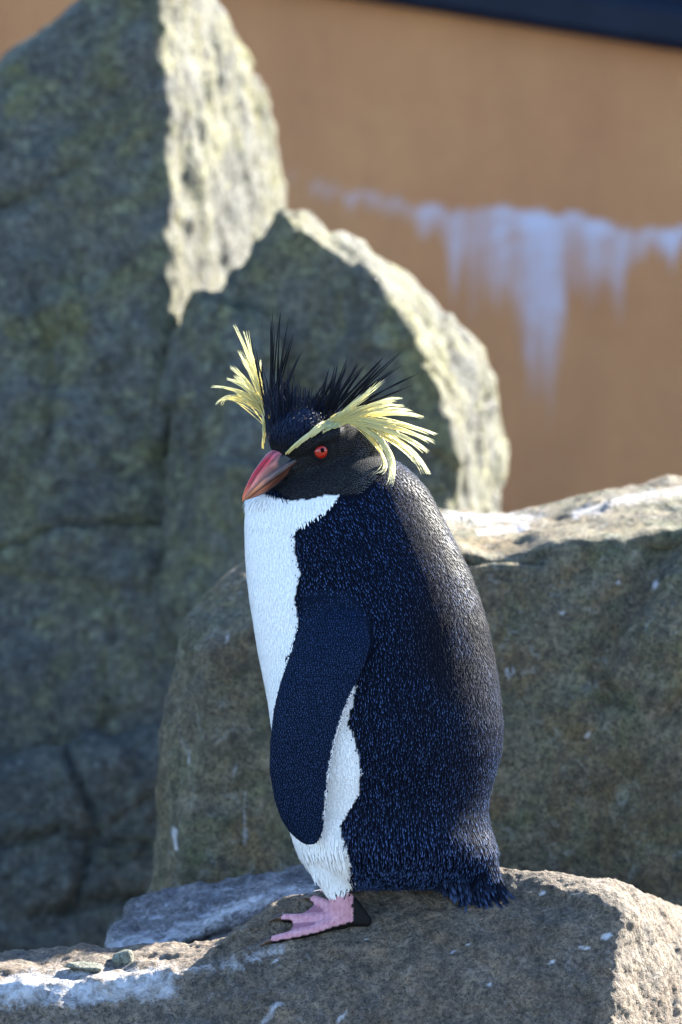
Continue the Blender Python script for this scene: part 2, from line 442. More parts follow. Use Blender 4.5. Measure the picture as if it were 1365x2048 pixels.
# ---- wall with its coping
WALL_Y = 3.1
M_WALL, nt, b, out = nodes('ochre_render')
tc = N(nt, 'ShaderNodeTexCoord').outputs['Object']
c = mix(nt, ramp(nt, noise_node(nt, tc, 3.5, 5, .6, .5), .3, .7), (.47, .19, .075), (.55, .25, .10))
c = mix(nt, math_node(nt, 'MULTIPLY', ramp(nt, noise_node(nt, tc, 60, 4, .7), .35, .7), .25), c, (.33, .14, .055))
mp2 = N(nt, 'ShaderNodeMapping'); mp2.inputs['Scale'].default_value = (9, 9, 2.2); nt.links.new(tc, mp2.inputs['Vector'])
c = mix(nt, math_node(nt, 'MULTIPLY', ramp(nt, noise_node(nt, mp2.outputs[0], 1.0, 6, .65, .4), .40, .72), .38), c, (.30, .12, .05))
st = N(nt, 'ShaderNodeAttribute', attribute_name='stain').outputs['Fac']
mp = N(nt, 'ShaderNodeMapping'); mp.inputs['Scale'].default_value = (36, 36, 4.2); nt.links.new(tc, mp.inputs['Vector'])
stn = noise_node(nt, mp.outputs[0], 1.0, 5, .6)
sm = math_node(nt, 'ADD', st, math_node(nt, 'MULTIPLY', math_node(nt, 'SUBTRACT', stn, .5), 1.5))
sm = math_node(nt, 'MULTIPLY', ramp(nt, sm, .12, .95), ramp(nt, st, .0, .25))
sm = math_node(nt, 'MULTIPLY', sm, ramp(nt, noise_node(nt, tc, 16, 5, .65, .5), .28, .60, (.35, .35, .35, 1), (1, 1, 1, 1)))
c = mix(nt, math_node(nt, 'MULTIPLY', sm, .88), c, (.55, .54, .66))
nt.links.new(c, b.inputs['Base Color']); b.inputs['Roughness'].default_value = .8
bp = N(nt, 'ShaderNodeBump'); bp.inputs['Strength'].default_value = .3; bp.inputs['Distance'].default_value = .004
nt.links.new(noise_node(nt, tc, 130, 4, .6), bp.inputs['Height']); nt.links.new(bp.outputs[0], b.inputs['Normal'])

def wall_y(x): return WALL_Y - .18*x
def top_z(x): return float(P(682.5, 45, WALL_Y).z) - .0109 - .152*(x-.3)
nx, nz = 220, 130
xs = np.concatenate([np.linspace(-3.2, -.62, 20), np.linspace(-.58, .58, nx), np.linspace(.62, 3.2, 20)])
vv = []; ff = []; nxs = len(xs)
for j in range(nz+1):
    for x in xs: vv.append((x, wall_y(x), top_z(x)*j/nz - .02*(1-j/nz)))
for j in range(nz):
    for i in range(nxs-1):
        a = j*nxs+i; ff.append((a, a+1, a+1+nxs, a+nxs))
B = len(vv)
for x in xs: vv.append((x, wall_y(x)+.2, top_z(x)))
for x in xs: vv.append((x, wall_y(x)+.2, -.02))
for i in range(nxs-1):
    t = nz*nxs+i
    ff.append((t, t+1, B+i+1, B+i)); ff.append((B+i, B+i+1, B+nxs+i+1, B+nxs+i)); ff.append((B+nxs+i, B+nxs+i+1, i+1, i))
ff.append([j*nxs for j in range(nz+1)] + [B, B+nxs])
ff.append([j*nxs+nxs-1 for j in range(nz+1)][::-1] + [B+2*nxs-1, B+nxs-1])
me = bpy.data.meshes.new('wall'); me.from_pydata(vv, [], ff)
co, _ = mesh_np(me)
u, v = unproject(co)
def top_of(u): return interp(u, [(560, 350), (640, 370), (730, 390), (830, 412), (905, 425), (1000, 425), (1130, 432), (1200, 445), (1270, 470), (1320, 468), (1420, 455), (1700, 470)])
def len_of(u): return interp(u, [(560, 18), (640, 34), (780, 48), (880, 60), (905, 170), (930, 235), (1000, 230), (1045, 280), (1075, 470), (1095, 420), (1120, 250), (1165, 230), (1190, 190), (1230, 170), (1275, 75), (1310, 60), (1420, 80), (1700, 90)])
def amp_of(u): return interp(u, [(540, .0), (620, .25), (700, .5), (880, .7), (920, .85), (1120, 1.0), (1240, .85), (1290, .6), (1340, .95), (1600, .8)])
wn1 = gnoise(np.stack([u/34, u*0, u*0+3.3], 1)); wn2 = gnoise(np.stack([u/13, u*0+7, u*0], 1))
len_u = len_of(u)*(1+.45*wn1+.35*wn2)
tt = (v - top_of(u) - 16*wn1 - 9*wn2)/len_u
stain = np.where(tt < 0, 1-smooth01(-tt*len_u, 0, 14), (1-np.clip(tt, 0, 1))**.75)*amp_of(u)
stain[B:] = 0
set_float(me, 'stain', np.clip(stain, 0, 1))
wall = tag(link('wall', me, M_WALL), 'ochre rendered wall with a pale blue-white water stain', 'wall')
M_COP, nt, b, out = nodes('navy_paint')
tc = N(nt, 'ShaderNodeTexCoord').outputs['Object']
c = mix(nt, ramp(nt, noise_node(nt, tc, 14, 5), .35, .7), (.003, .006, .016), (.006, .011, .026))
nt.links.new(c, b.inputs['Base Color']); b.inputs['Roughness'].default_value = .6; b.inputs['Specular IOR Level'].default_value = .2
prof = [(.0, 0), (-.045, .0), (-.055, .012), (-.055, .05), (-.045, .065), (-.03, .07), (-.03, .17), (.26, .17), (.26, 0)]
vv = []; ff = []
xs2 = np.linspace(-3.25, 3.25, 40)
for x in xs2:
    for (y, z) in prof: vv.append((x, wall_y(x)+y, top_z(x)+.003+z))
k = len(prof)
for i in range(len(xs2)-1):
    for j in range(k):
        a = i*k+j; a2 = i*k+(j+1) % k; ff.append((a, a2, a2+k, a+k))
ff.append(list(range(k))); ff.append(list(range((len(xs2)-1)*k, len(xs2)*k))[::-1])
mc = bpy.data.meshes.new('coping'); mc.from_pydata(vv, [], ff)
bm = bmesh.new(); bm.from_mesh(mc); bmesh.ops.recalc_face_normals(bm, faces=bm.faces); bm.to_mesh(mc); bm.free()
tag(link('coping', mc, M_COP, wall), 'dark navy coping along the wall top')

# ---- stones lying in the cleft
dg = bpy.context.evaluated_depsgraph_get(); dg.update()
def bvh_of(objs):
    vs, fs = [], []
    for o in objs:
        b0 = len(vs); co, _ = mesh_np(o.data)
        vs += [Vector(c)+o.location for c in co]; fs += [[i+b0 for i in p.vertices] for p in o.data.polygons]
    return BVHTree.FromPolygons(vs, fs)
BV_PERCH = bvh_of([perch]); BV_BASE = bvh_of([perch, ledge])
def cast(bv, u, v):
    d = (P(u, v, 0) - Vector(CAM)).normalized()
    return bv.ray_cast(Vector(CAM), d)
M_STONE = rock_mat('green_stone', (.40, .41, .32), (.30, .31, .24), (.28, .31, .16), .4, 1.4, .3, lich=.5)
for (u, v, rx, rz, ry, lab) in ((248, 1924, 28, 24, 26, 'small peaked olive-green stone lying beside the ledge rock'), (168, 1938, 50, 13, 30, 'flat olive-green stone lying by the white-stained shelf')):
    hit = cast(BV_BASE, u, v+8)[0] or P(u, v, .08)
    pts = []
    for i in range(17):
        d = Vector(RNG.normal(size=3)).normalized()
        pts.append(Vector((hit.x+d.x*rx*S, hit.y+.008+d.y*ry*S, hit.z+rz*S*.45+d.z*rz*S)))
    s = Shells(); s.hull(pts); m_ = s.fuse(.0016, 2); o = link('stone', m_, M_STONE)
    tag(o, lab, 'stone', 'stones in the cleft')
# ================================================================ penguin
F0 = Vector((-.866, -.5, 0)); LV = Vector((.5, -.866, 0)); ZV = Vector((0, 0, 1))
def head_w(u, h): return -90 + .577*((u-.5*h)-545) - .866*h
def headpt(u, v, h=0.0): return P(u, v, head_w(u, h)*S)
def hframe(p):
    p = math.radians(p)
    return F0*math.cos(p) - ZV*math.sin(p), ZV*math.cos(p) + F0*math.sin(p)
def pw(u, v, w): return P(u, v, w*S)

sh = Shells()
TORSO = [(905, 655, 765, 50), (925, 612, 800, 80), (945, 572, 826, 100), (965, 537, 845, 115), (985, 507, 860, 125), (1000, 492, 868, 131), (1050, 489, 895, 143), (1100, 490, 920, 153),
         (1150, 493, 944, 161), (1200, 499, 962, 169), (1250, 507, 977, 176), (1300, 515, 987, 181), (1350, 525, 996, 185), (1400, 535, 1003, 188), (1450, 542, 1008, 188), (1500, 549, 1005, 186),
         (1550, 556, 992, 176), (1590, 562, 981, 162), (1620, 568, 977, 155), (1650, 576, 981, 155), (1680, 585, 990, 158), (1705, 594, 997, 155), (1730, 608, 995, 138), (1755, 629, 978, 110), (1770, 648, 945, 84), (1777, 672, 900, 58)]
T = np.array(TORSO, float)
rings = []
for v in np.concatenate([np.arange(905, 1772, 9.0), [1772, 1777]]):
    a0, a1, b = (np.interp(v, T[:, 0], T[:, k]) for k in (1, 2, 3))
    uc, a = (a0+a1)/2, (a1-a0)/2
    rings.append([pw(uc+a*math.cos(t), v, b*math.sin(t)+.15*a*math.cos(t)) for t in np.linspace(0, 2*math.pi, 72, endpoint=False)])
sh.loft(rings)
def hell(u, v, rf, rl, ru, pitch, h=0):
    f, up = hframe(pitch)
    sh.ellipsoid(headpt(u, v, h), (f*rf*S, LV*rl*S, up*ru*S))
hell(652, 890, 86, 55, 56, 25)
hell(594, 872, 58, 52, 46, 24)          # forehead
hell(598, 915, 50, 33, 36, 36)          # base of the bill
hell(566, 917, 34, 15, 17, 38)
hell(640, 947, 84, 48, 47, 14)          # cheek and jaw
hell(712, 918, 72, 64, 86, 0)           # nape
hell(665, 872, 26, 14, 16, 25, 44)      # brow
sh.capsule(headpt(672, 866, 50), 13*S, headpt(640, 880, 50), 10*S)
sh.capsule(headpt(640, 880, 50), 10*S, headpt(606, 900, 40), 7*S)
sh.capsule(pw(668, 1715, -48), 58*S, pw(677, 1768, -56), 34*S)   # thigh
# tail
sh.capsule(pw(925, 1690, 5), 64*S, pw(970, 1772, 8), 38*S)
sh.capsule(pw(970, 1772, 8), 36*S, pw(992, 1806, 8), 16*S)
# flippers
FLIP = [(1172, 625, 680, -112, 16), (1190, 613, 700, -128, 22), (1210, 609, 714, -145, 26), (1240, 605, 733, -163, 25), (1280, 594, 742, -180, 22), (1320, 576, 735, -189, 19), (1370, 559, 714, -194, 16), (1420, 547, 692, -194, 14),
        (1480, 540, 673, -190, 13), (1540, 538, 661, -181, 12), (1600, 548, 655, -171, 11), (1640, 562, 651, -163, 10), (1665, 579, 647, -158, 9), (1682, 598, 639, -155, 8), (1690, 612, 629, -153, 6)]
FA = np.array(FLIP, float)
rings = []
for v in np.concatenate([np.arange(1172, 1682, 8.0), [1682, 1686, 1690]]):
    L, R, wc, t = (np.interp(v, FA[:, 0], FA[:, k]) for k in (1, 2, 3, 4))
    um, hw = (L+R)/2, (R-L)/2
    rings.append([pw(um+hw*math.cos(q), v, wc - .28*hw*math.cos(q) + t*math.sin(q)*(1+.25*math.cos(q-math.pi))) for q in np.linspace(0, 2*math.pi, 40, endpoint=False)])
sh.loft(rings)
rings = []
for v in np.arange(1190, 1690, 10.0):      # far flipper, held close
    L, R, wc, t = (np.interp(v, FA[:, 0], FA[:, k]) for k in (1, 2, 3, 4))
    um, hw = (L+R)/2+75, (R-L)/2*.9
    rings.append([pw(um+hw*math.cos(q), v, -wc+8 + .15*hw*math.cos(q) + t*math.sin(q)) for q in np.linspace(0, 2*math.pi, 30, endpoint=False)])
sh.loft(rings)
# legs and feet, standing on the rock
FOOT = []                                   # (a, ra, b, rb, kind)
def on_rock(u, v, r):
    hit, nrm, _, _ = cast(BV_PERCH, u, v)
    if hit is None: hit, nrm = P(u, v, 0), Vector((0, -.6, .8))
    return hit + nrm*(r*S*.85)
A = on_rock(690, 1846, 19)
toes = [(on_rock(546, 1886, 10), on_rock(630, 1868, 13)), (on_rock(566, 1838, 10), on_rock(636, 1838, 13)), (on_rock(628, 1803, 10), on_rock(660, 1815, 13))]
for tip, mid_ in toes:
    FOOT.append((A, 18, mid_, 11, 1)); FOOT.append((mid_, 11.5, tip, 9.5, 1))
HEEL = on_rock(733, 1846, 12)
FOOT.append((A, 15, HEEL, 12, 0))
KNEE = pw(678, 1768, -58)
FOOT.append((A, 21, KNEE, 27, 1)); FOOT.append((HEEL, 13, pw(703, 1806, -60), 15, 0))
def down_rock(x, y, r):
    hit = BV_PERCH.ray_cast(Vector((x, y, 1.0)), Vector((0, 0, -1)))[0]
    return hit + Vector((0, 0, r*S*.9))
bx, by = pw(772, 1800, 70).x, .034
A2 = down_rock(bx, by, 22)
for dx, dy in ((-.050, -.012), (-.054, .006), (-.046, .024)):
    FOOT.append((A2, 20, down_rock(bx+dx, by+dy, 11), 11, 1))
FOOT.append((A2, 24, pw(735, 1765, 62), 34, 1))
for a, ra, b_, rb, k_ in FOOT: sh.capsule(a, ra*S, b_, rb*S)
for i in (0, 1):                             # webs
    (t0, m0), (t1, m1) = toes[i], toes[i+1]
    e0, e1 = t0.lerp(m0, .35), t1.lerp(m1, .35)
    dn = Vector((0, .3, -1)).normalized()*(4*S)
    sh.hull([A+dn, A-dn*.5, e0+dn, e0-dn*.4, e1+dn, e1-dn*.4, (e0+e1)/2*.8+A*.2])
body_me = sh.fuse(.0016, 4)
co, no = mesh_np(body_me)
jit = 2*fbm(co*300, 2) + 4*fbm(co*45, 2)
u, v = unproject(co); w = co[:, 1]/S
XB = [(985, 680), (992, 677), (1015, 662), (1040, 622), (1050, 601), (1070, 586), (1110, 592), (1150, 598), (1200, 590), (1240, 594), (1260, 602), (1300, 640), (1350, 704), (1375, 712), (1450, 695), (1480, 710), (1540, 723), (1590, 720),
      (1620, 699), (1650, 682), (1690, 692), (1720, 700), (1800, 706)]
CHIN = [(480, 980), (505, 985), (530, 989), (560, 998), (590, 1001), (620, 998), (640, 993), (660, 990), (690, 989)]
def white_mask(u, v, jit): return (u + jit < interp(v, XB)) & (v + jit*.3 > interp(u, CHIN))
fl_w = np.interp(v, FA[:, 0], FA[:, 3]); fl_L = np.interp(v, FA[:, 0], FA[:, 1]); fl_R = np.interp(v, FA[:, 0], FA[:, 2]); fl_t = np.interp(v, FA[:, 0], FA[:, 4])
sheet = fl_w - .28*(u-(fl_L+fl_R)/2)
is_flip = (v > 1180) & (v < 1694) & (u > fl_L-6) & (u < fl_R+6) & (w < sheet + fl_t + 6)
flip_under = is_flip & (w > sheet + 2) & (v > 1330)
far_flip = (w > 150) & (v > 1190) & (v < 1692) & (u > fl_L+65) & (u < fl_R+75) & (w > -fl_w-16)
def seg_dist(co, a, b):
    a, b = np.array(a), np.array(b); d = b-a
    t = np.clip(((co-a) @ d)/(d @ d+1e-12), 0, 1)
    return np.linalg.norm(co-a-t[:, None]*d, axis=1), t
foot = np.full(len(co), -1)
lim = 1776 + 9*fbm(co*170, 2) + jit*.6
for a, ra, b_, rb, k_ in FOOT:
    d, t = seg_dist(co, a, b_)
    m = (d < (ra+(rb-ra)*t)*S + .0012) & (v > lim)
    foot[m & (foot < 1)] = k_
web = (foot < 0) & (v > 1796) & (u < 700) & (w < 10)
foot[web] = 2
col = np.tile(np.array([.0026, .0045, .011]), (len(co), 1))
wm = white_mask(u, v, jit) & ~is_flip & ~far_flip
col[wm] = (.80, .80, .80)
fringe = is_flip & (u > fl_R - 5) & (v > 1375) & (v < 1640)
col[flip_under | fringe] = (.74, .75, .78)
head_m = (np.hypot((u-640)/125, (v-905)/105) < 1) & (v < interp(u, CHIN)) & (u < 765)
col[is_flip & ~flip_under & ~fringe] = (.004, .009, .023)
cheek = head_m & (w < 60)
g = .013 + .006*fbm(co*500, 2)
col[cheek] = np.stack([g, g*.98, g*1.05], 1)[cheek]
pk = .5+.5*fbm(co*260, 3)+.45*fbm(co*np.array([900, 500, 500.]), 2)+.22*np.sin(co[:, 0]*2*np.pi/.0042)
pink = np.clip(np.stack([.52+.16*pk, .22+.15*pk, .28+.14*pk], 1), .02, 1)
col[foot == 1] = pink[foot == 1]
col[foot == 2] = (.34, .15, .20)
col[foot == 0] = (.016, .015, .016)
sole = (foot >= 0) & (no[:, 2] < -.22)
col[sole] = (.012, .011, .011)
set_col(body_me, 'col', col)
penguin = bpy.data.objects.new('penguin', None); COL.objects.link(penguin)
penguin.location = A
tag(penguin, 'crested black and white penguin with red eye standing on the perch rock', 'penguin')
PINV = Matrix.Translation(-Vector(A))
def part(name, me, mat, parent=penguin, kind=None):
    me.transform(PINV)
    o = link(name, me, mat, parent)
    if kind: o['kind'] = kind
    return o
M_BODY = attr_mat('plumage_skin', .6, .25, tipspec=1.0, noise=.25, bump=.5, nscale=700)
M_FEATH = attr_mat('feather', .45, .32, tipspec=2.2)
M_HEAD = attr_mat('head_feather', .55, .14)
M_DOWN = attr_mat('white_feather', .7, .15)
M_CREST = attr_mat('crest_plume', .5, .35, translucent=.45)
M_SPIKE = attr_mat('crest_spike', .5, .08)
M_BILL = attr_mat('horn', .32, .5, noise=.12, bump=.25, nscale=420, sss=.03)
BV_BODY = BVHTree.FromPolygons([Vector(c) for c in co], [p.vertices[:] for p in body_me.polygons])

# ---------------------------------------------------------------- feathers
body_me.calc_loop_triangles()
tri = np.empty(len(body_me.loop_triangles)*3, np.int64); body_me.loop_triangles.foreach_get('vertices', tri); tri = tri.reshape(-1, 3)
area = np.linalg.norm(np.cross(co[tri[:, 1]]-co[tri[:, 0]], co[tri[:, 2]]-co[tri[:, 0]]), axis=1)/2
vclass = np.zeros(len(co), int)             # 0 black, 1 white, 2 flipper, 3 head, 4 none
vclass[wm] = 1
vclass[is_flip & ~flip_under] = 2
vclass[flip_under] = 4
vclass[head_m & (vclass == 0)] = 3
vclass[foot >= 0] = 4
EYE = (643, 903)
bill_zone = (u < 556) & (v > 905) & (v < interp(u, CHIN)+2) | (u < 596) & (v > 920) & (v < 985) & (v-920 > (596-u)*.3-6) & (w < head_w(u, 10)+60) & (v < 960)
vclass[np.hypot(u-EYE[0], v-EYE[1]) < 19] = 4
def sample(mask_cls, r, seed):
    rg = np.random.default_rng(seed)
    tm = np.all(vclass[tri] == mask_cls, axis=1) if mask_cls != 1 else (vclass[tri[:, 0]] == 1)
    tt = np.nonzero(tm)[0]; p = area[tt]; tot = p.sum()
    n_ = int(tot/(r*r)*3.2)
    k_ = rg.choice(len(tt), n_, p=p/tot); a_ = rg.random((n_, 2)); fl = a_.sum(1) > 1; a_[fl] = 1-a_[fl]
    t_ = tri[tt[k_]]
    pos = co[t_[:, 0]]*(1-a_.sum(1))[:, None] + co[t_[:, 1]]*a_[:, :1] + co[t_[:, 2]]*a_[:, 1:]
    nr = no[t_[:, 0]]
    cells = {}; keep = []
    ce = np.floor(pos/r).astype(int); pl = pos.tolist(); cl = ce.tolist(); r2 = (r*.86)**2
    for i in range(n_):
        x, y, z = pl[i]; cx, cy, cz = cl[i]; ok = True
        for ax in (cx-1, cx, cx+1):
            for ay in (cy-1, cy, cy+1):
                for az in (cz-1, cz, cz+1):
                    q = cells.get((ax, ay, az))
                    if q:
                        for (X, Y_, Z) in q:
                            if (X-x)**2+(Y_-y)**2+(Z-z)**2 < r2: ok = False; break
                    if not ok: break
                if not ok: break
            if not ok: break
        if ok:
            cells.setdefault((cx, cy, cz), []).append((x, y, z)); keep.append(i)
    return pos[keep], nr[keep]
def unit(a): return a/(np.linalg.norm(a, axis=1)[:, None]+1e-12)
def blades(name, p, n_, d, L, W, lift, cb, ct, mid=.35, jitter=.12, seed=1, mat=None, sink=.0006, kind='stuff'):
    rg = np.random.default_rng(seed); k_ = len(p)
    d = unit(d - n_*np.sum(d*n_, 1)[:, None])
    side = np.cross(n_, d)
    d = unit(d + side*rg.normal(size=(k_, 1))*jitter); side = unit(np.cross(n_, d))
    L = (L*np.ones(k_)*rg.uniform(.75, 1.25, k_))[:, None]; W = (W*np.ones(k_))[:, None]
    lift = (lift*np.ones(k_)*rg.uniform(.5, 1.5, k_))[:, None]
    b0 = p - n_*sink
    m_ = p + d*L*.62 + n_*L*lift*.7
    q_ = p + d*L*.84 + n_*L*lift*.95
    t_ = p + d*L + n_*L*lift*1.0
    V = np.stack([b0-side*W*.35, b0+side*W*.35, m_-side*W*.5, m_+side*W*.5, q_-side*W*.36, q_+side*W*.36, t_], 1).reshape(-1, 3)
    i = np.arange(k_)*7
    Fq = np.stack([np.stack([i, i+1, i+3], 1), np.stack([i, i+3, i+2], 1), np.stack([i+2, i+3, i+5], 1), np.stack([i+2, i+5, i+4], 1), np.stack([i+4, i+5, i+6], 1)], 1).reshape(-1, 3)
    cb = np.broadcast_to(cb, (k_, 3)); ct = np.broadcast_to(ct, (k_, 3)); cm = cb*(1-mid)+ct*mid
    C = np.stack([cb, cb, cm, cm, ct, ct, ct], 1).reshape(-1, 3)
    me = bpy.data.meshes.new(name); me.from_pydata(V.tolist(), [], Fq.tolist()); me.update()
    me.polygons.foreach_set('use_smooth', [True]*len(me.polygons))
    set_col(me, 'col', C)
    return part(name, me, mat or M_FEATH, kind=kind)
down = np.array([0, 0, -1.0])
# black coat
p, n_ = sample(0, 4.9*S, 1)
pu, pv = unproject(p)
flow = np.tile(down, (len(p), 1)); flow[:, 0] += .55*smooth01(pv, 1350, 980)*1.0
flow[:, 0] += .35*smooth01(pu, 880, 990)*smooth01(pv, 1560, 1750)
low = smooth01(pv, 1500, 1780)
rg = np.random.default_rng(3)
tipv = .25+1.15*rg.random((len(p), 1))**2.2
brown = smooth01(fbm(p*22, 2), -.7, .1)[:, None]*smooth01(pv, 1600, 1250)[:, None]*smooth01(pu, 760, 880)[:, None]
tipc = np.array([.042, .086, .225])*(1-brown) + np.array([.034, .024, .019])*brown
blades('back_feathers', p, n_, flow, (13+9*low)*S, (1.9+.4*low)*S, .12, np.array([.0026, .0048, .0120]), tipc*tipv, mid=.09, seed=4)
# white coat
p, n_ = sample(1, 5.0*S, 2)
pu, pv = unproject(p)
flow = np.tile(down, (len(p), 1)); flow[:, 0] += .12
wv = np.random.default_rng(9).uniform(.93, 1.04, (len(p), 1))
nb = ~white_mask(pu+11, pv, 0*pu)
dk = (~white_mask(pu+7, pv, 0*pu) & (np.random.default_rng(31).random(len(pu)) < .5))[:, None]
blades('breast_feathers', p, n_, flow, np.where(nb, 8, 17+9*smooth01(pv, 1550, 1750))*S, np.where(nb, 1.5, 3.2)*S, np.where(nb, .05, .03), np.where(dk, np.array([.006, .009, .018]), np.array([.83, .83, .83])*wv), np.where(dk, np.array([.03, .04, .07]), np.array([.85, .85, .85])*wv), seed=5, jitter=.1, mat=M_DOWN)
# flipper scales
fp, fn, fd = [], [], []
row = 0; vv_ = 1186.0
while vv_ < 1690:
    L_, R_ = np.interp(vv_, FA[:, 0], FA[:, 1]), np.interp(vv_, FA[:, 0], FA[:, 2])
    L2, R2 = np.interp(vv_+6, FA[:, 0], FA[:, 1]), np.interp(vv_+6, FA[:, 0], FA[:, 2])
    m_n = max(4, int((R_-L_)/4.9))
    for j in range(m_n+1):
        sx = (j + (.5 if row % 2 else 0) + random.gauss(0, .13))/m_n
        if sx > .985: continue
        bow = 34*(4*sx*(1-sx))*.5
        uu, v2 = L_+(R_-L_)*sx, vv_ - bow*.35 + random.gauss(0, .6)
        hit, nr_, _, _ = cast(BV_BODY, uu, v2)
        if hit is None: continue
        fp.append(hit); fn.append(nr_)
        fd.append(((L2-L_)+((R2-R_)-(L2-L_))*sx, 0, -6.0))
    vv_ += 4.6; row += 1
fp, fn, fd = np.array(fp), np.array(fn), np.array(fd)
fu, fv = unproject(fp)
edge = smooth01(fv, 1172, 1240)
keep = np.random.default_rng(2).random(len(fp)) < .25+.75*edge
fp, fn, fd = fp[keep], fn[keep], fd[keep]
tv = np.random.default_rng(10).uniform(.6, 1.35, (len(fp), 1))
blades('flipper_feathers', fp, fn, fd, 7.0*S, 2.3*S, .10, np.array([.005, .011, .029]), np.array([.021, .046, .122])*tv, mid=.12, seed=6, jitter=.05)
# head
p, n_ = sample(3, 3.1*S, 4)
pu, pv = unproject(p)
bc = np.array(headpt(520, 930, 0))
flow = unit(p - bc) + np.array([0, 0, .25])
STRIPE = [(560, 915), (572, 908), (598, 886), (634, 857), (678, 838), (720, 830), (760, 835)]
crown = (pv < interp(pu, STRIPE)) & (pu < 735)
flow[crown] = unit(p[crown]-np.array(headpt(560, 960, 0))) + np.array([.1, 0, .7])
hv = np.random.default_rng(12).uniform(.6, 1.3, (len(p), 1))
tip = np.where(crown[:, None], np.array([.012, .022, .056]), np.array([.042, .043, .048]))*hv
Lh = np.where(crown, 24, 6.0); Lh[(pv > 900) & (pu < 600)] = 6
near_eye = np.hypot(pu-EYE[0], pv-EYE[1]) < 32; Lh[near_eye] = 4
sunlit_nape = smooth01(pu, 690, 735)*(~crown)  # paler tips on the nape: sunlit sheen painted into the feather colour
tip = tip + sunlit_nape[:, None]*np.array([.10, .10, .10])
blades('head_feathers', p, n_, flow, Lh*S, np.where(crown, 1.7, 1.5)*S, np.where(crown, .16, .08), np.array([.008, .009, .012]), tip, mid=.3, seed=7, mat=M_HEAD)
# tail and hem
rg = np.random.default_rng(21); k_ = 520
tp = []; td = []; tn = []
for i in range(k_):
    uu, ww_ = rg.uniform(872, 1000), rg.uniform(-34, 44)
    tp.append(pw(uu, np.interp(uu, [872, 905, 940, 985, 1000], [1742, 1758, 1776, 1786, 1776])+rg.uniform(-26, 10), ww_ - 22*smooth01(uu, 950, 880)))
    td.append((rg.uniform(.0, .30) + max(0, uu-930)*.006, rg.normal()*.1, -1.0)); tn.append((.25, -.93, .25))
blades('tail_feathers', np.array(tp), unit(np.array(tn)), np.array(td), 42*S, 5.5*S, .06, np.array([.003, .0045, .010]), np.array([.026, .048, .115])*rg.uniform(.2, 1.2, (k_, 1)), mid=.15, seed=8, jitter=.12)
tp, td, tn, cbs = [], [], [], []
for i in range(420):
    uu = rg.uniform(640, 925); vv_ = rg.uniform(1728, 1775)
    hit, nr_, _, _ = cast(BV_BODY, uu, vv_)
    if hit is None or hit.y > .02 or (uu < 712 and vv_ > 1760): continue
    tp.append(hit); tn.append(nr_); td.append((rg.normal()*.1+.06, .0, -1)); cbs.append(uu + rg.normal()*4 < interp(vv_, XB))
for i in range(150):
    uu = rg.uniform(640, 712); vv_ = rg.uniform(1758, 1776)
    hit, nr_, _, _ = cast(BV_BODY, uu, vv_)
    if hit is None or hit.y > .0: continue
    tp.append(hit); tn.append(nr_); td.append((rg.normal()*.15, .0, -1)); cbs.append(True)
for i in range(170):
    uu = rg.uniform(692, 760); vv_ = rg.uniform(1752, 1782)
    hit, nr_, _, _ = cast(BV_BODY, uu, vv_)
    if hit is None or hit.y > .0: continue
    tp.append(hit); tn.append(nr_); td.append((rg.normal()*.2+.1, .0, -1)); cbs.append(False)
k_ = len(tp)
cbs = np.array(cbs)[:, None]
blades('hem_feathers', np.array(tp), unit(np.array(tn)), np.array(td), (26-11*cbs[:, 0])*S, (2.6-1.1*cbs[:, 0])*S, .06, np.where(cbs, np.array([.8, .8, .8]), np.array([.0022, .003, .006])), np.where(cbs, np.array([.84, .84, .84]), np.array([.042, .082, .215])*rg.uniform(.3, 1.2, (k_, 1))), mid=.03, seed=9, jitter=.1)

# ---------------------------------------------------------------- crest
def strands(name, items, mat, parent=penguin, sides=3):
    V, Fc, C = [], [], []
    for pts, r0, cb, ct in items:
        k = len(pts); b0 = len(V)
        for i in range(k):
            t = i/(k-1)
            tan = (pts[min(i+1, k-1)] - pts[max(i-1, 0)]).normalized()
            a = tan.orthogonal().normalized() if abs(tan.y) > .95 else tan.cross(Vector((0, 1, 0))).normalized()
            b = tan.cross(a)
            r = r0*S*(.55+.45*min(1, t*5))*(1-t**3.6)+.12*S
            for j in range(sides):
                q = 2*math.pi*j/sides
                V.append(pts[i]+a*r*math.cos(q)+b*r*.7*math.sin(q))
                C.append(cb*(1-t)+ct*t)
        for i in range(k-1):
            for j in range(sides):
                j2 = (j+1) % sides
                Fc.append((b0+i*sides+j, b0+i*sides+j2, b0+(i+1)*sides+j2, b0+(i+1)*sides+j))
    me = bpy.data.meshes.new(name); me.from_pydata([tuple(x) for x in V], [], Fc); me.update()
    me.polygons.foreach_set('use_smooth', [True]*len(me.polygons))
    set_col(me, 'col', np.array(C))
    return part(name, me, mat, parent)
def surf_w(u, v):
    hit = cast(BV_BODY, u, v)[0]
    return None if hit is None else hit.y/S
def plume(ctrl, w0, w1, k=11, off=4, hug=True):
    """a curve through photograph points ctrl, depth running from w0 to w1, kept outside the head"""
    c = np.array(ctrl, float); m = len(c)
    out = []
    for i in range(k):
        t = i/(k-1)
        if m == 3: q = c[0]*(1-t)**2 + 2*c[1]*t*(1-t) + c[2]*t*t
        else: q = c[0]*(1-t)**3 + 3*c[1]*t*(1-t)**2 + 3*c[2]*t*t*(1-t) + c[3]*t**3
        ww = w0+(w1-w0)*t
        if hug:
            sw = surf_w(q[0], q[1])
            if sw is not None: ww = min(ww, sw-off)
        out.append(pw(q[0], q[1], ww))
    return out
rr = random.Random(4)
G = lambda s: rr.gauss(0, s)
YB, YT = np.array([.88, .77, .30]), np.array([.95, .94, .70])
BK, BT = np.array([.006, .006, .008]), np.array([.010, .010, .012])
near = []
